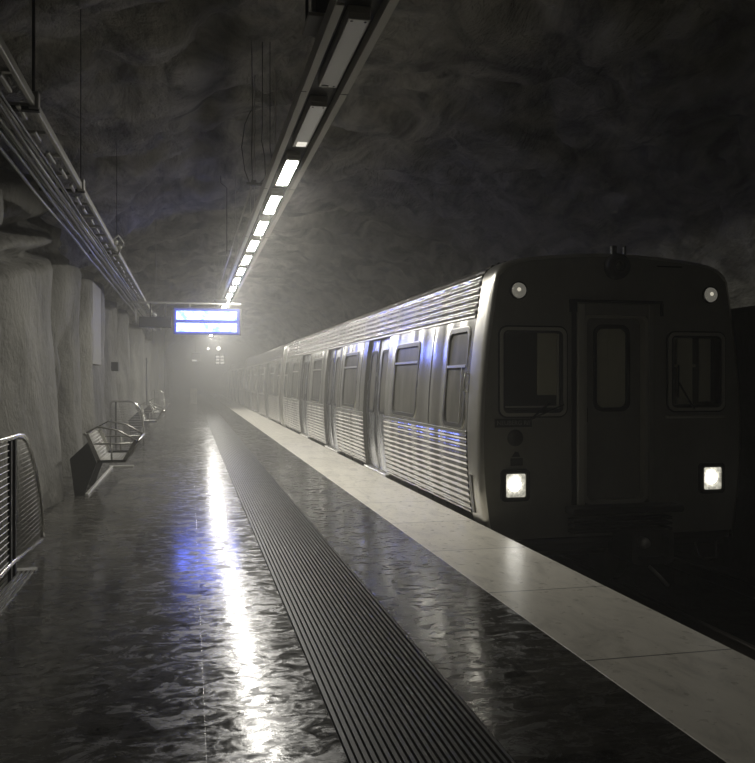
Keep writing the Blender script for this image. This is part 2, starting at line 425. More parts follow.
def car_profile(fl_low, fl_top):
    """rows (halfwidth, z, nx, nz) bottom to crown with fluting"""
    rows = []
    zl = [-.25, -.1, 0, .04]
    n = 13*6
    low = [.04 + (.94-.04)*i/n for i in range(1, n+1)]
    zl = zl + low + [.95, 1.03, 1.06, 1.2, 1.35, 1.5, 1.65, 1.8, 1.95, 2.05, 2.13, 2.2, 2.25, 2.262]
    for z in zl:
        off = 0
        if fl_low and .045 < z < .935: off = .007*(1-math.cos(2*PI*13*(z-.04)/.9))
        rows.append((hws(z) + off, z))
    cove = densify([(hws(2.27), 2.27), (hws(2.5), 2.5)] + TOP[:7], .0115)
    L = [0]
    for a, b in zip(cove, cove[1:]): L.append(L[-1]+math.hypot(b[0]-a[0], b[1]-a[1]))
    for i, (wd, z) in enumerate(cove):
        a = cove[max(0, i-1)]; b = cove[min(len(cove)-1, i+1)]
        tx, tz = b[0]-a[0], b[1]-a[1]; l = math.hypot(tx, tz); nx, nz_ = tz/l, -tx/l
        off = .0105*(1-math.cos(2*PI*L[i]/.082)) if fl_top else 0
        rows.append((wd+nx*off, z+nz_*off))
    rows += TOP[7:]
    return rows
DOORS = [(12.92,14.57), (17.38,19.03), (21.85,23.5)]
WINS = [(9.00,9.74,1.03,2.13,1.71), (11.07,12.38,1.06,2.05,1.80), (15.36,16.68,1.06,2.05,1.80), (19.72,21.04,1.06,2.05,1.80), (24.02,25.33,1.06,2.05,1.80), (26.66,27.4,1.03,2.13,1.71)]
SEAM0, SEAM1 = 8.86, 27.54

car = thing('subway_car', (CX, CAR_Y, -1.05), 'leading stainless subway car with lit headlights and dark end door facing the camera', 'train car', 'cars of the train')
def sp(side):
    return lambda y, z, off: (CX - side*(hws(z)+off), y, z)
def skin(side, holes, fluted, y0, y1, mats, parent, nm):
    rows = car_profile(fluted, fluted)
    ys = sorted({y0, y1} | {h[0] for h in holes} | {h[1] for h in holes})
    zi = [r[1] for r in rows]
    def sk(i, k):
        ym = (ys[k]+ys[k+1])/2; zm = (zi[i]+zi[i+1])/2
        return any(h[0] < ym < h[1] and h[2] < zm < h[3] for h in holes)
    g = [[(CX-side*wd, y, z) for y in ys] for wd, z in rows]
    # split: lower fluted, plain, upper fluted
    i1 = next(i for i, z in enumerate(zi) if z >= .95); i2 = next(i for i, z in enumerate(zi) if z >= 2.27 - 1e-6)
    a = MB(); a.grid(g[:i1+1], True, lambda i, k: sk(i, k)); a.build('lower_side_panel', mats[0], parent)
    b = MB(); b.grid(g[i1:i2+1], True, lambda i, k: sk(i+i1, k)); b.build('window_band', mats[1], parent)
    c = MB(); c.grid(g[i2:], True, lambda i, k: False); c.build('roof_panel', mats[2], parent)
holes = [(a, b, -.3 if False else .04, 2.25) for a, b in DOORS] + [(w0+.015, w1-.015, 1.06 if z0 > 1.05 else 1.03, 2.05 if z1 < 2.1 else 2.13) for w0, w1, z0, z1, _ in WINS]
skin(1, holes, True, SEAM0, SEAM1, ('flute', 'steel', 'flute'), car, 'left')
skin(-1, [], True, SEAM0, SEAM1, ('flute', 'steel', 'flute'), car, 'right')
# window posts next to the holes: panel joints
f1 = sp(1)
mb = MB()
for y in (10.42, 14.97, 17.0, 19.42, 23.75, 26.0):
    vs = []
    for z in [.95+.13*i for i in range(11)]:
        vs += [f1(y-.006, z, .0), f1(y-.006, z, .004), f1(y+.006, z, .004), f1(y+.006, z, 0)]
    MB().add(vs, [(4*i+k, 4*i+k+1, 4*i+k+5, 4*i+k+4) for i in range(10) for k in range(3)]).build('panel_joint', 'frame_dark', car)
mb = MB()
for a, b in zip([SEAM0]+[d[1] for d in DOORS], [d[0] for d in DOORS]+[SEAM1]):
    MB().add([f1(a, .945, .002), f1(b, .945, .002), f1(b, .945, .014), f1(a, .945, .014), f1(a, .972, .014), f1(b, .972, .014), f1(b, .978, .002), f1(a, .978, .002)], [(0,1,2,3),(3,2,5,4),(4,5,6,7)]).build('belt_rail', 'trimsteel', car)
MB().add([f1(SEAM0, 2.255, .002), f1(SEAM1, 2.255, .002), f1(SEAM1, 2.258, .02), f1(SEAM0, 2.258, .02), f1(SEAM0, 2.272, .02), f1(SEAM1, 2.272, .02), f1(SEAM1, 2.28, 0), f1(SEAM0, 2.28, 0)], [(0,1,2,3),(3,2,5,4),(4,5,6,7)]).build('drip_rail', 'trimsteel', car)
def pane_mesh(y0, y1, z0, z1, off, n=8, f=f1):
    rows = [[f(y, z0+(z1-z0)*i/n, off) for y in (y0, y1)] for i in range(n+1)]
    back = [[f(y, z0+(z1-z0)*i/n, off-.006) for y in (y0, y1)] for i in range(n+1)]
    m = MB(); m.grid(rows); m.grid(back)
    return m
for (w0, w1, z0, z1, zb) in WINS:
    o = rrect(w0-.03, w1+.03, z0-.03, z1+.03, .13); i_ = rrect(w0+.02, w1-.02, z0+.02, z1-.02, .085)
    m = MB(); ring(m, o, i_, f1, .012, -.04); fr = m.build('window_frame', 'frame_dark', car)
    m = MB(); o2 = rrect(w0-.045, w1+.045, z0-.045, z1+.045, .14); ring(m, o2, rrect(w0-.03, w1+.03, z0-.03, z1+.03, .13), f1, .008, -.0); m.build('window_rim', 'trimsteel', fr)
    pane_mesh(w0, w1, z0, z1, -.018).build('pane', 'glass', fr)
    m = MB(); vs = [f1(w0+.02, zb-.018, .0), f1(w1-.02, zb-.018, .0), f1(w1-.02, zb-.014, .01), f1(w0+.02, zb-.014, .01), f1(w0+.02, zb+.014, .01), f1(w1-.02, zb+.014, .01), f1(w1-.02, zb+.018, 0), f1(w0+.02, zb+.018, 0)]
    m.add(vs, [(0,1,2,3),(3,2,5,4),(4,5,6,7)])
    if w1-w0 < 1:
        m.add([f1(w0+.13, z0+.02, .0), f1(w0+.13, zb, 0), f1(w0+.13, zb, .01), f1(w0+.13, z0+.02, .01), f1(w0+.155, zb, .01), f1(w0+.155, z0+.02, .01)], [(0,1,2,3),(3,2,4,5)])
    m.build('transom_bar', 'trimsteel', fr)
for (d0, d1) in DOORS:
    # jambs, head
    m = MB()
    for y in (d0, d1):
        m.grid([[f1(y, .04+2.21*i/12, o) for o in (0, -.075)] for i in range(13)])
    m.grid([[f1(y, 2.25, o) for y in (d0, d1)] for o in (0, -.075)]); m.build('door_jamb', 'frame_dark', car)
    mid = (d0+d1)/2
    MB().box(CX-1.60, CX-1.42, d0-.02, d1+.02, .0, .035, .004).build('door_sill', 'trimsteel', car)
    for (a, b) in ((d0, mid-.006), (mid+.006, d1)):
        zsl = [.04, .3, .6, .9, .93, 1.02, 1.3, 1.6, 1.9, 2.02, 2.25]; wy0, wy1 = a+.20, b-.20
        lf = MB(); lf.grid([[f1(y, z, -.055) for y in (a, wy0, wy1, b)] for z in zsl], True, lambda i, k: k == 1 and 5 <= i <= 8)
        lf.grid([[f1(y, z, o) for z in zsl] for y, o in ((mid-.006 if b < mid+.01 else mid+.006, -.055), (mid-.006 if b < mid+.01 else mid+.006, -.075))])
        leaf = lf.build('door_leaf', 'door_steel', car)
        m = MB(); ring(m, rrect(wy0-.03, wy1+.03, .99, 2.05, .1), rrect(wy0+.015, wy1-.015, 1.035, 2.005, .06), f1, -.045, -.075); m.build('window_gasket', 'rubber', leaf)
        pane_mesh(wy0-.01, wy1+.01, 1.0, 2.04, -.062).build('pane', 'glass', leaf)
    m = MB(); m.grid([[f1(mid+q, z, -.05) for q in (-.012, .012)] for z in (.04, .6, 1.2, 1.8, 2.25)]); m.build('door_seal', 'rubber', car)
# bonnets: the stainless ends of the body
def loop_at(y, inset):
    pts = [(hws(z), z) for z in (-.25,-.1,0,.1,.25,.4,.6,.8,.95,1.15,1.43,1.7,1.95,2.1,2.27,2.4,2.5)] + TOP
    out = []
    for wd, z in pts: out.append((max(0, wd-inset*(1 if wd > .3 else wd/.3)), z-(inset*.8 if z > 2.7 else 0)))
    full = [(CX-wd, y, z) for wd, z in out] + [(CX+wd, y, z) for wd, z in out[::-1][1:]]
    return full
for (ya, sgn) in ((CAR_Y, 1), (CAR_Y+CAR_L, -1)):
    se = SEAM0 if sgn > 0 else SEAM1
    rows = [loop_at(ya, .055), loop_at(ya+sgn*.012, .025), loop_at(ya+sgn*.04, .006), loop_at(ya+sgn*.08, 0), loop_at(se-sgn*.012, 0)]
    m = MB(); m.grid(rows); m.build('bonnet', 'trimsteel', car)
    m = MB(); m.grid([loop_at(se-sgn*.014, .0), loop_at(se-sgn*.012, .02), loop_at(se+sgn*.004, .02), loop_at(se+sgn*.004, 0)]); m.build('bonnet_seam', 'rubber', car)
# rear closed end
rl = loop_at(CAR_Y+CAR_L, .055)
MB().add(rl, [tuple(range(len(rl)))]).build('rear_end', 'face', car)
# grab handle by the cab window
MB().tube([f1(8.93, 1.42, .0), f1(8.93, 1.43, .03), f1(8.93, 1.62, .03), f1(8.93, 1.63, 0)], .008).build('grab_handle', 'trimsteel', car)
m = MB(); m.add([f1(8.72,.08,.002), f1(8.80,.08,.002), f1(8.80,.5,.002), f1(8.72,.5,.002), f1(8.72,.08,.014), f1(8.80,.08,.014), f1(8.80,.5,.014), f1(8.72,.5,.014)], [(4,5,6,7),(0,4,7,3),(1,5,6,2),(3,7,6,2),(0,1,5,4)])
m.build('corner_plate', 'frame_dark', car)

# front face plate with openings
WL = (3.262, 4.035, 1.155, 2.125); WR = (5.285, 6.005, 1.20, 2.09); DR = (4.171, 5.10, .17, 2.395)
def fx(yoff=0): return lambda x, z, o: (x, CAR_Y - o + yoff, z)
zrows = sorted({-.18, 0, .17, .5, .8, 1.0, 1.155+.03, 1.20+.03, 1.5, 1.8, 2.09-.03, 2.125-.03, 2.27, 2.395, 2.5, 2.6})
xb = [WL[0]+.03, WL[1]-.03, DR[0], DR[1], WR[0]+.03, WR[1]-.03]
hol = [(WL[0]+.03, WL[1]-.03, WL[2]+.03, WL[3]-.03), (DR[0], DR[1], .17, 2.395), (WR[0]+.03, WR[1]-.03, WR[2]+.03, WR[3]-.03)]
rows = []
for z in zrows:
    e = hws(z)-.055; rows.append([(CX-e, CAR_Y, z)] + [(x, CAR_Y, z) for x in xb] + [(CX+e, CAR_Y, z)])
def skf(i, k):
    a, b = rows[i][k], rows[i+1][k+1]; xm, zm = (rows[i][k][0]+rows[i][k+1][0])/2, (a[2]+b[2])/2
    return any(h[0] < xm < h[1] and h[2] < zm < h[3] for h in hol)
m = MB(); m.grid(rows, False, skf)
tl = [p for p in loop_at(CAR_Y, .055) if p[2] > 2.56]
m.add([rows[-1][0]] + tl + [rows[-1][-1]] + rows[-1][1:-1][::-1], [tuple(range(2+len(tl)+len(rows[-1])-2))])
m.build('front_plate', 'face', car)
# cab windows
def cab_window(W, rin, parent, wipe):
    o = rrect(*W, .085); i_ = rrect(W[0]+.035, W[1]-.035, W[2]+.035, W[3]-.035, .06); i2 = rrect(W[0]+.06, W[1]-.06, W[2]+.07, W[3]-.06, .035)
    f = fx()
    m = MB(); ring(m, rrect(W[0]-.018, W[1]+.018, W[2]-.018, W[3]+.018, .1), o, f, .014, 0); fr = m.build('windscreen_gasket', 'rubber', parent)
    m = MB(); ring(m, o, i_, f, .03, -.02); m.build('frame', 'face_light', fr)
    m = MB(); ring(m, i_, i2, f, .012, -.06); m.build('inner_frame', 'black', fr)
    m = MB(); m.box(W[0]+.02, W[1]-.02, CAR_Y+.03, CAR_Y+.036, W[2]+.02, W[3]-.02); m.build('pane', 'cabglass', fr)
    return fr
cab_window(WL, 0, car, 0); cab_window(WR, 0, car, 1)
# bright line of the inner left frame
MB().box(WL[1]-.10, WL[1]-.085, CAR_Y-.018, CAR_Y+.02, WL[2]+.08, WL[3]-.07).box(WL[0]+.07, WL[1]-.085, CAR_Y-.018, CAR_Y+.02, WL[2]+.095, WL[2]+.112).build('sash_bar', 'face_light', car)
# wipers
MB().tube([(3.62,CAR_Y-.04,1.13),(3.72,CAR_Y-.05,1.22),(3.83,CAR_Y-.05,1.30)], .012).tube([(3.60,CAR_Y-.05,1.12),(3.99,CAR_Y-.055,1.28)], .009).build('wiper', 'rubber', car)
MB().tube([(5.60,CAR_Y-.04,1.22),(5.52,CAR_Y-.05,1.32),(5.40,CAR_Y-.05,1.52)], .012).tube([(5.385,CAR_Y-.055,1.35),(5.39,CAR_Y-.055,1.72)], .010).build('wiper', 'rubber', car)
MB().box(5.25, 6.0, CAR_Y-.035, CAR_Y, 1.115, 1.15, .008).build('window_sill', 'face_light', car)
# end door: frame, leaf, window
dx0, dx1 = 4.171, 5.10
m = MB(); m.box(4.075, 5.205, CAR_Y-.035, CAR_Y, 2.41, 2.44).box(4.075, 4.16, CAR_Y-.032, CAR_Y, 2.30, 2.41).box(5.19, 5.215, CAR_Y-.032, CAR_Y, 2.27, 2.41).box(4.105, 4.16, CAR_Y-.012, CAR_Y+.002, .17, 2.41)
m.build('door_surround', 'rubber', car)
m = MB(); m.box(4.165, 4.255, CAR_Y-.04, CAR_Y+.12, .17, 2.40, .012); m.build('door_post', 'face_light', car)
m = MB(); m.box(5.035, 5.105, CAR_Y-.03, CAR_Y+.12, .17, 2.40, .01); m.build('door_post', 'face', car)
m = MB(); m.box(4.255, 5.035, CAR_Y-.025, CAR_Y+.12, 2.27, 2.40, .008); m.build('door_header', 'face', car)
m = MB(); ring(m, rrect(4.25, 5.04, .17, 2.285, .09), rrect(4.29, 5.0, .21, 2.245, .07), fx(), -.0, -.10); m.build('door_seal', 'face_light', car)
leaf_rows = [[(x, CAR_Y+.10, z) for x in (4.255, 4.45, 4.83, 5.035)] for z in (.19, 1.12, 1.24, 2.13, 2.27)]
m = MB(); m.grid(leaf_rows, False, lambda i, k: i == 2 and k == 1); m.box(4.27, 5.02, CAR_Y+.085, CAR_Y+.10, 1.13, 1.145)
dl = m.build('end_door', 'face', car)
m = MB(); ring(m, rrect(4.415, 4.865, 1.195, 2.175, .11), rrect(4.455, 4.825, 1.24, 2.13, .08), fx(), -.08, -.12); m.build('window_gasket', 'rubber', dl)
MB().box(4.43, 4.85, CAR_Y+.105, CAR_Y+.111, 1.21, 2.16).build('pane', 'cabglass', dl)
MB().box(4.305, 4.335, CAR_Y+.06, CAR_Y+.10, 1.08, 1.24, .006).build('door_handle', 'rubber', dl)
MB().box(4.02, 5.35, CAR_Y-.24, CAR_Y, .09, .165, .012).build('step_plate', 'under', car)
m = MB()
for k in range(3): m.box(4.06, 5.25, CAR_Y-.16, CAR_Y, -.12+.06*k, -.09+.06*k, .005)
m.build('anticlimber', 'under', car)
# interior behind the glass
m = MB(); m.box(CX-1.38, CX+1.38, CAR_Y+1.3, CAR_Y+1.34, .1, 2.6); m.build('cab_partition', 'inner', car)
m = MB(); m.box(CX-1.42, CX+1.42, CAR_Y+.1, CAR_Y+CAR_L-.1, .0, .03); m.build('cabin_floor', 'inner', car)
m = MB(); m.box(CX+1.2, CX+1.24, CAR_Y+.15, CAR_Y+CAR_L-.2, .03, 2.4).box(CX-1.3, CX+1.24, CAR_Y+.15, CAR_Y+CAR_L-.2, 2.36, 2.4); m.build('cabin_lining', 'inner', car)
MB().box(3.72, 3.955, CAR_Y+.04, CAR_Y+.055, 1.385, 2.085, .004).build('sun_blind', 'pale', car)
MB().box(4.42, 4.87, CAR_Y+.125, CAR_Y+.135, 1.2, 2.17).box(4.60,4.615, CAR_Y+.118, CAR_Y+.125, 1.2, 2.17).box(4.50,4.508, CAR_Y+.119, CAR_Y+.125, 1.2, 2.17).build('door_curtain', 'pale', car)
m = MB(); m.box(5.47, 5.66, CAR_Y+.09, CAR_Y+.11, 1.24, 2.05).box(5.79, 5.93, CAR_Y+.14, CAR_Y+.16, 1.3, 2.05).box(5.42, 5.68, CAR_Y+.06, CAR_Y+.075, 1.70, 1.73); m.build('cab_cabinet', 'pale', car)
# lamps of the face
def headlight(x, z):
    h = thing_part('headlight', car)
    return h
for (x, z) in ((3.438, .408), (5.838, .425)):
    m = MB(); ring(m, rrect(x-.165, x+.165, z-.175, z+.175, .05), rrect(x-.128, x+.128, z-.142, z+.142, .03), fx(), .03, 0); hl = m.build('headlight', 'rubber', car)
    m = MB(); ring(m, rrect(x-.128, x+.128, z-.142, z+.142, .03), rrect(x-.112, x+.112, z-.126, z+.126, .02), fx(), .038, -.0); m.build('bezel', 'chrome', hl)
    MB().box(x-.115, x+.115, CAR_Y-.022, CAR_Y-.012, z-.13, z+.13, .002).build('lens', 'headlight', hl)
    m = MB(); m.lathe([(0,-.052),(.03,-.05),(.055,-.042),(.07,-.03),(.075,-.02)], (x-.01, CAR_Y, z+.01), 'y', 20); m.build('bulb', 'headcore', hl)
for (x, z) in ((3.476, 2.522), (5.818, 2.526)):
    m = MB(); m.lathe([(.088,0),(.10,-.004),(.10,-.03),(.085,-.034),(.085,-.0)], (x, CAR_Y, z), 'y', 28); mk = m.build('marker_lamp', 'rubber', car)
    m = MB(); m.lathe([(.084,-.02),(.08,-.04),(.062,-.06),(.035,-.072),(0,-.076)], (x, CAR_Y, z), 'y', 28); m.build('lens', 'dome', mk)
    m = MB(); m.lathe([(.0,-.085),(.018,-.08),(.026,-.066)], (x-.015, CAR_Y, z+.005), 'y', 14); m.build('bulb', 'dome_bulb', mk)  # small glowing cap set on the lens as its highlight
m = MB(); m.lathe([(0,-.10),(.10,-.10),(.135,-.09),(.145,-.06),(.145,.02)], (4.637, CAR_Y, 2.813), 'y', 28); m.lathe([(.045,-.10),(.06,-.125),(.075,-.11),(.085,-.10)], (4.637, CAR_Y, 2.813), 'y', 20)
hn = m.build('warning_lamp', 'black', car)
MB().lathe([(0,-.118),(.03,-.115),(.05,-.10)], (4.637, CAR_Y, 2.813), 'y', 16).build('lens', 'frame_dark', hn)
MB().box(4.60, 4.66, CAR_Y+.0, CAR_Y+.06, 2.94, 3.055, .01).build('roof_bracket', 'black', car)
MB().box(4.80, 4.83, CAR_Y+.1, CAR_Y+.14, 2.95, 3.07, .005).build('roof_bracket', 'black', car)
MB().box(5.152, 5.46, CAR_Y-.012, CAR_Y, 2.827, 2.842).build('roof_slot', 'rubber', car)
# number plate with its lettering, the round emblem and the small badge
MB().box(3.206, 3.633, CAR_Y-.012, CAR_Y, 1.037, 1.130, .003).build('name_plate', 'rubber', car)
def text(body, x, z, size, m, parent, name):
    cu = bpy.data.curves.new(name, 'FONT'); cu.body = body; cu.size = size; cu.extrude = .002; cu.align_x = 'CENTER'; cu.align_y = 'CENTER'
    to = bpy.data.objects.new(name, cu); COL.objects.link(to)
    dg = bpy.context.evaluated_depsgraph_get(); me = bpy.data.meshes.new_from_object(to.evaluated_get(dg))
    COL.objects.unlink(to); bpy.data.objects.remove(to)
    w_ = max(v.co.x for v in me.vertices)-min(v.co.x for v in me.vertices)
    me.materials.clear(); me.materials.append(M[m])
    o = bpy.data.objects.new(name, me); COL.objects.link(o); o.rotation_euler = (PI/2, 0, 0)
    o.parent = parent; o.location = Vector((x, CAR_Y-.014, z)) - Vector(parent['_loc']); return o, w_
to, w_ = text('NEUBERG R//', 3.42, 1.083, .068, 'text', car, 'lettering'); to.scale = (.38/w_, 1, 1)
MB().lathe([(0,-.008),(.088,-.008),(.092,0)], (3.445, CAR_Y, .92), 'y', 28).build('round_emblem', 'black', car)
m = MB(); m.box(3.39, 3.53, CAR_Y-.006, CAR_Y, .62, .70).build('badge', 'black', car)
m = MB(); m.add([(3.40,CAR_Y-.006,.715),(3.50,CAR_Y-.006,.715),(3.48,CAR_Y-.006,.765),(3.44,CAR_Y-.006,.775)], [(0,1,2,3)]).build('badge', 'black', car)
# coupler, hoses, underframe, bogies
m = MB(); ring(m, rrect(4.60, 5.10, -.43, -.06, .07), rrect(4.66, 5.04, -.37, -.12, .05), fx(), .42, -.1); m.box(4.66, 5.04, CAR_Y-.30, CAR_Y+.3, -.37, -.12); m.box(4.72, 4.98, CAR_Y-.1, CAR_Y+1.2, -.34, -.16)
cp = m.build('coupler', 'frame_dark', car)
MB().lathe([(.0,-.45),(.045,-.45),(.06,-.40),(.06,-.30)], (4.76, CAR_Y, -.20), 'y', 16).build('coupler_pin', 'galv', cp)
MB().tube([(4.93,CAR_Y-.2,-.50),(5.02,CAR_Y-.26,-.60),(5.12,CAR_Y-.28,-.71)], .02).build('brake_hose', 'galv', car)
MB().tube([(5.63,CAR_Y,-.30),(5.65,CAR_Y-.05,-.45),(5.72,CAR_Y-.06,-.49),(5.88,CAR_Y-.05,-.475),(5.9,CAR_Y,-.30)], .014).build('brake_hose', 'frame_dark', car)
MB().box(3.2, 6.08, CAR_Y-.0, CAR_Y+.08, -.26, -.19, .01).build('end_beam', 'under', car)
m = MB(); m.box(CX-1.42, CX+1.42, CAR_Y+.08, CAR_Y+CAR_L-.05, -.34, -.05); m.box(CX-1.25, CX+1.25, CAR_Y+5.2, CAR_Y+14.2, -.78, -.34, .05); m.build('underframe', 'under', car)
for yc in (CAR_Y+2.6, CAR_Y+CAR_L-2.6):
    m = MB(); m.box(CX-1.05, CX-.93, yc-1.6, yc+1.6, -.75, -.5, .04).box(CX+.93, CX+1.05, yc-1.6, yc+1.6, -.75, -.5, .04).box(CX-.95, CX+.95, yc-.3, yc+.3, -.7, -.34, .04)
    bg = m.build('bogie', 'under', car)
    for dy in (-1.05, 1.05):
        m = MB(); m.tube([(CX-.85, yc+dy, -.67), (CX+.85, yc+dy, -.67)], .06)
        for sx in (-.75, .75):
            q = 1 if sx < 0 else -1
            m.lathe([(.0,-.06*q),(.38,-.06*q),(.38,.07*q),(.41,.075*q),(.41,.095*q),(.0,.095*q)], (CX+sx, yc+dy, -.669), 'x', 32)
        m.build('wheelset', 'rail', bg)
carlabels = ['second stainless subway car, coupled behind the leading car', 'third stainless subway car of the train, fading into the mist', 'fourth and farthest subway car, almost lost in the mist']
for k, lb in enumerate(carlabels):
    c = copy_tree(car); c.location = (CX, CAR_Y+PITCH*(k+1), -1.05); c['label'] = lb
    for ch in list(c.children):        # bulbs of coupled cars are out: no lit headlights inside the train
        if ch.name.startswith(('headlight', 'marker_lamp', 'coupler', 'brake_hose')):
            for g in list(ch.children): bpy.data.objects.remove(g)
            bpy.data.objects.remove(ch)

# ------------------------------------------------------------------ lamp trough and lamps
LX, LZ = 1.06, 3.85
t = thing('light_trough', (LX, 5, LZ), 'long galvanised channel hung under the vault, carrying the row of lamps', 'light trough')
MB().box(LX-.185, LX-.128, 5.05, 46, LZ+.014, LZ+.03).box(LX-.187, LX-.183, -12.5, 46, LZ+.014, LZ+.13).build('flange', 'trough', t)
MB().box(LX+.128, LX+.185, -12.5, 46, LZ+.014, LZ+.03).box(LX+.128, LX+.134, -12.5, 46, LZ+.03, LZ+.12).build('flange', 'trough', t)
MB().box(LX-.183, LX+.183, 5.05, 46, LZ+.10, LZ+.13).build('tray', 'trough_dark', t)
MB().box(LX-.183, LX+.183, -12.5, 5.05, LZ+.12, LZ+.16).build('tray', 'trough_dark', t)
for k in range(12):
    y = 6.62+3.456*k; MB().box(LX+.124, LX+.19, y-.004, y+.004, LZ+.0115, LZ+.0142).build('joint', 'trough_dark', t)
    MB().box(LX-.19, LX-.15, y-.004, y+.004, LZ+.0115, LZ+.0142).build('joint', 'trough_dark', t)
for k in range(7):
    y = 12.1+5.1*k
    m = MB(); m.tube([(LX-.15, y, LZ+.13), (LX-.15, y, cz(LX-.15, y))], .008, 6).tube([(LX+.15, y, LZ+.13), (LX+.15, y, cz(LX+.15, y))], .008, 6); m.build('hanger', 'galv', t)
def make_lamp(matname, hl=.62):
    o = thing('ceiling_lamp', (0,0,0), 'lamp', 'lamp', 'lamps in the ceiling trough')
    MB().box(-.075, .075, -.64, .64, .045, .10, .006).build('housing', 'trough', o)
    MB().box(-.072, .072, -.635, .635, .012, .046, .003).build('diffuser_frame', 'trough', o)
    MB().add([(-.062,-hl,.0118),(.062,-hl,.0118),(.062,hl,.0118),(-.062,hl,.0118)], [(0,1,2,3)]).build('diffuser', matname, o)
    m = MB()
    for sx in (-.045, .045):
        for sy in (-.6, .6): m.lathe([(0,-.004),(.009,-.003),(.009,.004)], (sx, sy, .012), 'z', 8)
    m.build('screw', 'rubber', o)
    return o
a0 = make_lamp('lamp_off'); a0.location = (LX, 5.85, LZ); a0['label'] = 'unlit lamp with grey diffuser nearest the top edge of the picture'
a0b = MB().box(-.05, .0, .585, .625, .004, .014).build('end_clip', 'frame_dark', a0)
a1 = make_lamp('lamp_weak'); a1.location = (LX, 5.85+1.728, LZ); a1['label'] = 'nearly dead lamp, second along the trough, glowing weakly at one end'
MB().box(-.04, .055, .45, .6, .009, .0125).build('tube_end', 'bulb_weak', a1)
base = make_lamp('lamp_on', .555)
ordn = ['first','second','third','fourth','fifth','sixth','seventh','eighth','ninth','tenth']
for k in range(2, 23):
    o = base if k == 2 else copy_tree(base)
    o.location = (LX, 5.85+1.728*k, LZ); j = k-2
    if j == 0: o['label'] = 'brightly lit lamp directly beyond the two dark lamps'
    elif j < 9: o['label'] = f'{ordn[j]} brightly lit lamp along the trough, counted from the dark lamps'
    elif k >= 21: o['label'] = 'lit lamp at the far end of the trough, seen just under the blue sign'
    else: o['label'] = 'lit lamp of the trough hidden behind the blue sign'; 
# unseen lamps added behind the camera to brighten near floor and train front
bl = make_lamp('lamp_back')
for k in range(4):
    o = bl if k == 0 else copy_tree(bl); o.location = (LX, -3.2-2.2*k, LZ); o['label'] = 'dim lamp behind the viewer in the trough'; o['group'] = 'lamps behind the viewer'
# junction box above the trough, droppers and conduit
t = thing('junction_box', (.93, 5.7, 4.1), 'black box hung on two straps beside the near end of the trough', 'box')
MB().box(.86, 1.0, 5.75, 6.0, 4.10, 4.5, .01).build('body', 'black', t)
MB().box(.80, 1.02, 5.7, 6.05, 4.07, 4.10, .004).build('base_plate', 'trough', t)
MB().box(.80, .82, 5.85, 5.88, 4.1, cz(.81,5.86)).build('strap', 'black', t); MB().box(1.0, 1.02, 5.85, 5.88, 4.1, cz(1.01,5.86)).build('strap', 'black', t)
m = MB(); m.tube([(.80, 11.0, 4.13), (.80, 23.5, 4.13)], .014, 6); tag(m.build('ceiling_conduit', 'galv'), 'thin conduit running along the left side of the lamp trough', 'conduit')
jb = thing('dropper_bracket', (.8, 11.0, 4.13), 'small bracket with wiring at the near end of the ceiling conduit', 'bracket')
MB().box(.72, .98, 10.97, 11.03, 4.11, 4.14).box(.78, .85, 10.95, 11.05, 4.1, 4.17, .01).build('plate', 'cable_dark', jb)
for pts, lb in (([(.80,11,4.14),(.79,11,4.5),(.80,11.0,5.1),(.79,11,cz(.79,11))], 'straight dark cable dropping from the vault to the conduit bracket'),
            ([(.76,11,4.14),(.70,11,4.3),(.66,11,4.6),(.70,11,4.9),(.76,11.0,5.05),(.79,11,5.1)], 'looping dark cable left of the straight dropper'),
            ([(.90,11,4.14),(.97,11,4.22),(.96,11,4.5),(.92,11,4.7),(.93,11,4.92),(.93,11,cz(.93,11))], 'kinked dark cable right of the straight dropper'),
            ([(.98,11,4.14),(1.05,11,4.25),(1.06,11,4.45),(1.03,11,4.62),(1.03,11,cz(1.03,11))], 'short curved cable nearest the trough')):
    m = MB(); m.tube(pts, .006, 6); tag(m.build('hanging_cable', 'cable_dark'), lb, 'cable', 'cables above the conduit')
m = MB(); m.tube([(.72,16.9,4.13),(.72,16.9,5.4),(.60,16.9,5.5),(.60,16.9,cz(.6,16.9))], .010, 6); tag(m.build('hanging_cable', 'cable_dark'), 'farther thin cable dropping from the vault left of the lamps', 'cable', 'cables above the conduit')

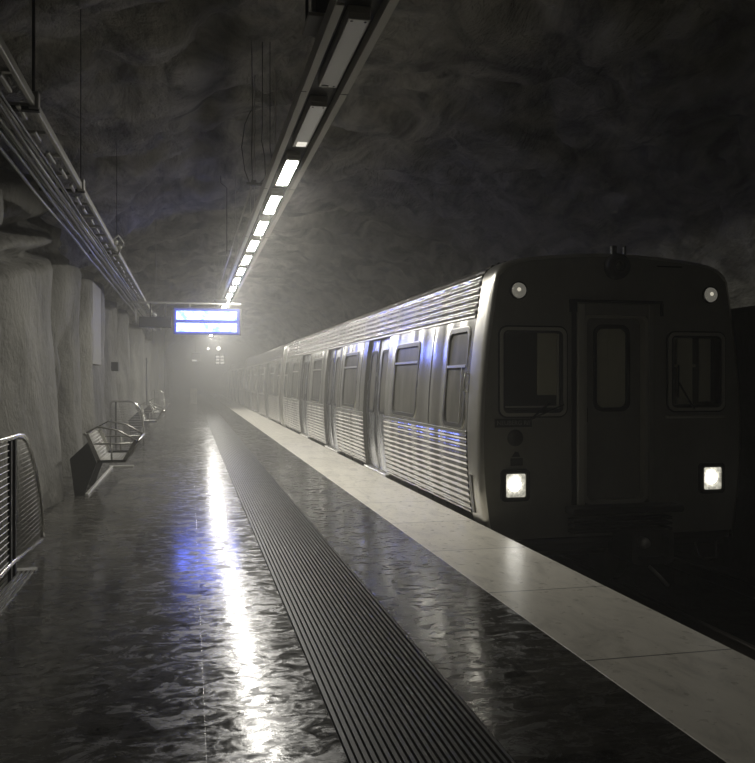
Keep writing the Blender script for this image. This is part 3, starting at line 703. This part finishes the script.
# ------------------------------------------------------------------ cable tray on the left
TZ = 3.55
t = thing('cable_tray', (-1.28, 5, TZ), 'long ladder-like steel cable tray hung along the rock wall', 'cable tray')
MB().box(-1.14, -1.105, -4, 34, TZ, TZ+.07, .005).build('side_rail', 'galv', t)
MB().box(-1.50, -1.465, -4, 34, TZ-.02, TZ+.06, .005).build('side_rail', 'galv', t)
for k in range(44):
    y = 3.0+.7*k; 
    MB().box(-1.47, -1.12, y-.02, y+.02, TZ+.0, TZ+.025).build('rung', 'galv', t)
for k in range(26):
    y = 5.2+.62*k + random.uniform(-.05,.05); ln = random.uniform(.25,.4); x = -1.20 + random.uniform(-.015,.015)
    MB().box(x-.014, x+.014, y, y+ln, TZ-.03, TZ-.005, .004).build('clamp_bar', 'galv', t)
ci = 0
for (x, dz, r, mm) in ((-1.46,-.05,.016,'cable_grey'),(-1.42,-.03,.018,'cable_dark'),(-1.385,-.045,.014,'cable_grey'),(-1.345,-.03,.02,'cable_grey'),(-1.315,-.055,.013,'cable_grey'),(-1.29,-.03,.015,'cable_grey'),(-1.26,-.045,.012,'cable_dark'),(-1.53,-.09,.017,'cable_grey')):
    pts = []
    y = -4
    while y < 34:
        pts.append((x+.006*math.sin(y*1.1+ci*2), y, TZ+dz+.006*math.sin(y*1.7+ci))); y += .6
    m = MB(); m.tube(pts, r, 6)
    tag(m.build('power_cable', mm), ['outermost pale cable under the tray, next to the wall rail', 'thick dark cable second from the wall in the tray', 'thin pale cable beside the thick dark one in the tray', 'thickest pale cable in the middle of the tray', 'thin pale cable sagging lowest in the middle of the tray', 'medium pale cable on the lamp side of the tray', 'thin dark cable on the lamp side of the tray', 'pale cable slung just outside the tray against the rock'][ci], 'cable', 'cables on the wall tray'); ci += 1
for (y, lb) in ((6.5,'nearest dark hanger rod holding the cable tray, at the top left'), (9.2,'second hanger rod holding the cable tray'), (13.6,'third hanger rod holding the cable tray, beside the clamp cluster')):
    t2 = thing('hanger_rod', (-1.1, y, TZ), lb, 'rod', 'hanger rods of the cable tray')
    MB().tube([(-1.12, y, TZ+.0), (-1.12, y, cz(-1.12, y))], .012 if y < 8 else .005, 6).build('rod', 'black', t2)
    MB().box(-1.15, -1.08, y-.04, y+.04, TZ-.02, TZ+.11, .006).build('clamp', 'galv', t2)
    MB().box(-1.53, -1.08, y-.025, y+.025, TZ-.03, TZ-.0).build('cross_bar', 'black', t2)
m = MB()
for (x, y, z, r) in ((-1.1,13.0,3.62,.05),(-1.18,13.15,3.6,.04),(-1.05,13.25,3.58,.04),(-1.12,13.4,3.66,.03)): m.lathe([(0,-r),(r*.8,-r*.8),(r,0),(r*.8,r*.8),(0,r)], (x,y,z), 'y', 10)
m.tube([(-1.2,12.9,3.55),(-1.05,13.0,3.72),(-1.0,13.3,3.66),(-1.1,13.5,3.5)], .015, 6)
tag(m.build('pipe_clamp', 'galv'), 'cluster of pale pipe clamps on the cable tray', 'clamp')

# ------------------------------------------------------------------ the hanging sign
SY = 21.43
t = thing('sign_beam', (0, SY, 3.52), 'thin horizontal steel beam reaching from cable tray to lamp trough', 'beam')
MB().box(-1.5, 1.27, SY-.03, SY+.03, 3.455, 3.505, .006).build('bar', 'galv', t)
for x in (.0, .95): MB().box(x-.02, x+.02, SY-.02, SY+.02, 3.36, 3.46).build('bracket', 'galv', t)
MB().box(.60, .95, SY-.06, SY+.02, 3.505, 3.60, .03).build('fitting', 'black', t)
tag(MB().tube([(-.83, SY, 3.5), (-.83, SY, cz(-.83, SY))], .012, 6).build('hanger_rod', 'galv'), 'thin rod from the vault down to the sign beam', 'rod')
t = thing('platform_sign', (.42, SY, 2.76), 'lit blue and white two-line display sign hanging over the platform', 'sign')
MB().box(-.40, 1.235, SY-.07, SY+.09, 2.70, 3.355, .015).build('housing', 'bezel', t)
MB().box(-.335, 1.16, SY-.085, SY-.068, 3.065, 3.285, .003).build('display', 'screen', t)
MB().box(-.335, 1.16, SY-.085, SY-.068, 2.765, 2.98, .003).build('display', 'screen', t)
MB().box(1.235, 1.275, SY-.08, SY+.1, 2.69, 3.365, .004).build('end_cap', 'frame_dark', t)
MB().box(-.42, 1.25, SY-.075, SY+.1, 3.355, 3.375).build('top_cap', 'frame_dark', t)
t = thing('sign_cabinet', (-.82, SY, 2.9), 'unlit dark box hanging left of the blue sign under the beam', 'box')
MB().box(-1.23, -.46, SY-.10, SY+.10, 2.86, 3.12, .01).build('body', 'black', t)
MB().box(-.98, -.94, SY-.02, SY+.02, 3.12, 3.46).box(-.62,-.58, SY-.02, SY+.02, 3.12, 3.46).build('hanger', 'frame_dark', t)
MB().lathe([(0,-.03),(.05,-.02),(.06,.02),(0,.03)], (-.87, SY-.03, 3.17), 'y', 12).build('small_lamp', 'cable_grey', t)
m = MB(); m.box(-1.33, -1.29, SY-.02, SY+.02, 2.93, 3.35).box(-1.33, -1.21, SY-.02, SY+.02, 2.93, 2.97).box(-1.33,-1.16,SY-.02,SY+.02,3.31,3.35)
tag(m.build('wall_bracket', 'cable_grey'), 'pale bracket shaped like a square hook at the left of the unlit box', 'bracket')

# ------------------------------------------------------------------ railings, benches
def wires(mb, pts_fn, zs_, r=.004):
    for z in zs_:
        a, b = pts_fn(z)
        mb.tube([a, b], r, 4, cap=False)
# railing 1 along the wall
RX = -1.35
t = thing('guard_railing', (RX, 6.5, 0), 'near curved steel railing with wire infill at the left picture edge', 'railing', 'railings by the rock wall')
curve = [(8.3,.06),(8.27,.2),(8.16,.44),(7.92,.74),(7.66,.945),(7.5,1.04),(7.32,1.09),(7.1,1.105),(4.6,1.11)]
MB().tube([(RX, y, z) for y, z in curve], .022, 8).build('top_rail', 'chrome', t)
MB().tube([(RX, 8.3, .06), (RX, 6.93, .13), (RX, 4.6, .10)], .020, 8).build('bottom_rail', 'chrome', t)
for y, hgt in ((6.85, 1.1), (7.02, 1.1), (4.7, 1.1)): MB().box(RX-.012, RX+.012, y-.03, y+.03, .0, hgt).build('post', 'black', t)
def curve_y(z):
    for (a, za), (b, zb) in zip(curve, curve[1:]):
        if za <= z <= zb: return a + (b-a)*(z-za)/(zb-za+1e-9)
    return 7.2
m = MB()
for i in range(19):
    z = .16+.05*i; m.tube([(RX, 4.7, z), (RX, 6.83, z)], .004, 4)
m.build('wire_infill', 'mesh', t)
m = MB()
for i in range(24):
    z = .16+.039*i; m.tube([(RX, 7.03, z), (RX, curve_y(z), z)], .0022, 4)
for i in range(26):
    y = 7.06+.046*i
    zt = 1.09 if y < 7.32 else 1.09-1.02*((y-7.32)/.98)**2.4
    m.tube([(RX, y, .1), (RX, y, max(.14, zt))], .0022, 4)
m.build('mesh_infill', 'mesh', t)
# floor grate
t = thing('floor_grate', (-1.5, 6, 0), 'ribbed metal floor grate beneath the near railing', 'grate')
MB().box(-1.95, -1.22, 7.16, 7.27, .0, .012).build('grate_frame', 'galv', t)
m = MB()
for i in range(22): x = -1.93+.0325*i; m.box(x, x+.016, 4.6, 7.16, 0, .01)
m.build('grate_bars', 'mesh', t)
def railing(x0, x1, y, h, label, nw=12):
    t = thing('guard_railing', ((x0+x1)/2, y, 0), label, 'railing', 'railings by the rock wall')
    c = [(x0, .0), (x0, h-.05), (x0+.05, h)] + [(x1-.32+.3*math.sin(q), h-.42+.42*math.cos(q)) for q in [PI/2*i/7 for i in range(8)]] + [(x1+.02, .3), (x1, .0)]
    MB().tube([(x, y, z) for x, z in c], .022, 8).build('hoop', 'chrome', t)
    MB().tube([(x0, y, .22), (x1+.01, y, .22)], .014, 6).build('bottom_rail', 'galv', t)
    MB().box(x0+.10, x0+.14, y-.012, y+.012, 0, h).build('post', 'black', t)
    m = MB()
    for i in range(nw):
        z = .28+(h-.35)*i/nw; xe = x1-.02 if z < h-.42 else x1-.32+.3*math.sqrt(max(0, 1-((z-h+.42)/.42)**2))
        m.tube([(x0, y, z), (xe, y, z)], .004, 4)
    m.build('wire_infill', 'mesh', t); return t
railing(-1.81, -1.07, 20.25, 1.05, 'middle steel railing standing just beyond the near bench')
railing(-1.75, -1.15, 40.3, 1.08, 'small far railing standing beyond the second bench')
def bench(y0, L, label):
    t = thing('bench', (-1.02, y0+L/2, 0), label, 'bench', 'wire benches along the rock wall')
    A, B, C_, D = (-1.36,.83), (-1.20,.45), (-.84,.45), (-.68,.73)
    pr = [A, B, C_, D]
    def strip(p, q, wd, yy0, yy1, nm, mm):
        m = MB(); vs = []
        dx, dz = q[0]-p[0], q[1]-p[1]; l = math.hypot(dx, dz); nx, nz_ = -dz/l*wd, dx/l*wd
        vs = [(p[0],yy0,p[1]),(q[0],yy0,q[1]),(q[0]+nx,yy0,q[1]+nz_),(p[0]+nx,yy0,p[1]+nz_)]
        vs += [(a, yy1, c) for a, _, c in vs]
        m.add(vs, [(0,1,2,3),(4,5,6,7),(0,1,5,4),(1,2,6,5),(2,3,7,6),(3,0,4,7)]); return m.build(nm, mm, t)
    for yy in (y0, y0+L-.06):
        strip(A, B, .05, yy, yy+.06, 'end_plate', 'chrome'); strip(C_, D, .05, yy, yy+.06, 'end_plate', 'chrome')
        strip(B, C_, .035, yy, yy+.06, 'end_plate', 'black')
        m = MB(); m.tube([(-1.30,yy+.02,.70),(-.70,yy+.02,.70)], .012, 6).tube([(-1.02,yy+.02,.45),(-1.02,yy+.02,.70)], .012, 6).tube([(-1.34,yy+.02,.85),(-1.2,yy+.02,.93),(-.95,yy+.02,.88),(-.70,yy+.02,.74)], .012, 6); m.build('end_frame', 'mesh', t)
    for p in (A, D): MB().tube([(p[0], y0, p[1]), (p[0], y0+L, p[1])], .018, 8).build('top_tube', 'chrome', t)
    m = MB()
    for (p, q, n) in ((A,B,9),(B,C_,9),(C_,D,7)):
        for i in range(n+1):
            x, z = p[0]+(q[0]-p[0])*i/n, p[1]+(q[1]-p[1])*i/n; m.tube([(x, y0, z), (x, y0+L, z)], .004, 4)
    k = 0
    while y0+.1+.09*k < y0+L:
        y = y0+.1+.09*k; m.tube([(a, y, b) for a, b in pr], .004, 4); k += 1
    m.build('wire_seat', 'mesh', t)
    for yy in (y0+.12, y0+L-.25):
        m = MB(); vs = [(-1.50,yy,.0),(-1.38,yy,.0),(-1.22,yy,.44),(-1.33,yy,.72),(-1.56,yy,.50)]; vs += [(a, yy+.05, c) for a, _, c in vs]
        m.add(vs, [(0,1,2,3,4),(9,8,7,6,5)]+[(i,(i+1)%5,(i+1)%5+5,i+5) for i in range(5)]); m.build('leg', 'black', t)
    return t
bench(11.55, 1.6, 'near wire-mesh bench with chrome ends by the rock wall')
bench(22.3, 1.6, 'second wire-mesh bench, beyond the middle railing')
bench(28.5, 1.6, 'farthest small bench, half lost in mist by the wall')
t = thing('floor_rail', (-1.34, 13.4, 0), 'thin steel bar lying on the floor under the near bench', 'rail')
MB().box(-1.365, -1.325, 11.65, 15.4, .0, .035, .004).build('bar', 'galv', t)
MB().box(-1.40, -.98, 15.4, 15.46, 0, .03, .004).build('foot', 'galv', t)
tag(MB().box(-1.95, -1.78, 16.35, 17.85, 1.85, 3.42, .01).build('wall_board', 'board'), 'pale flat board standing out from the rock wall', 'board')
tag(MB().box(-1.70, -1.55, 19.2, 19.5, 1.75, 1.95, .01).build('wall_box', 'black'), 'small dark box on the rock wall right of the pale board', 'box')
tag(MB().tube([(-1.62, 33.0, .0), (-1.62, 33.0, 2.4)], .03, 8).build('wall_pole', 'black'), 'thin dark upright pole against the far rock wall', 'pole')
t = thing('pillar_post', (-1.5, 46, 0), 'dark square pier at the far end of the rock wall', 'pier')
MB().box(-2.0, -1.35, 46, 47, 0, 4.6, .02).build('shaft', 'concrete', t)

# ------------------------------------------------------------------ the far end, in the mist
for (x0, x1, z0, z1, lb, mm) in ((.10,.66,2.75,3.35,'small dark hanging box left of the far lit panel','frame_dark'), (1.62,2.28,2.55,3.25,'hanging far display with rows of dim lights','frame_dark')):
    t = thing('hanging_display', ((x0+x1)/2, 56, z0), lb, 'display', 'far hanging displays')
    MB().box(x0, x1, 56, 56.2, z0, z1, .01).build('housing', mm, t)
    MB().tube([((x0+x1)/2, 56.1, z1), ((x0+x1)/2, 56.1, cz((x0+x1)/2, 56.1))], .02, 6).build('hanger', 'galv', t)
    if x0 > 1:
        for i in range(2):
            for j in range(3): MB().box(x0+.06+.3*i, x0+.27+.3*i, 55.97, 56, z0+.08+.2*j, z0+.2+.2*j).build('panel_light', 'far_dim', t)
    else: MB().box(x0+.03, x1-.25, 55.97, 56, z0+.04, z0+.14).build('panel_light', 'far_dim', t)
for (x, z, sx, sz, lb) in ((1.17,3.62,.08,.2,'left of two round bright lights in the far mist'), (1.85,3.64,.12,.14,'right, wider of two bright lights in the far mist')):
    t = thing('far_lamp', (x, 56, z), lb, 'lamp', 'far lamps in the mist')
    MB().lathe([(0,-.12),(sx*.6,-.1),(sx,-.02),(sx*.8,.08),(0,.1)], (x, 56, z), 'y', 14).build('globe', 'far_lit', t)
    MB().tube([(x, 56, z+sz*.5), (x, 56, cz(x, 56))], .015, 6).build('stem', 'galv', t)
tag(MB().box(.0, .45, 55, 55.3, .0, .98, .02).build('cabinet', 'panel_pale'), 'pale low cabinet standing far down the platform', 'cabinet')
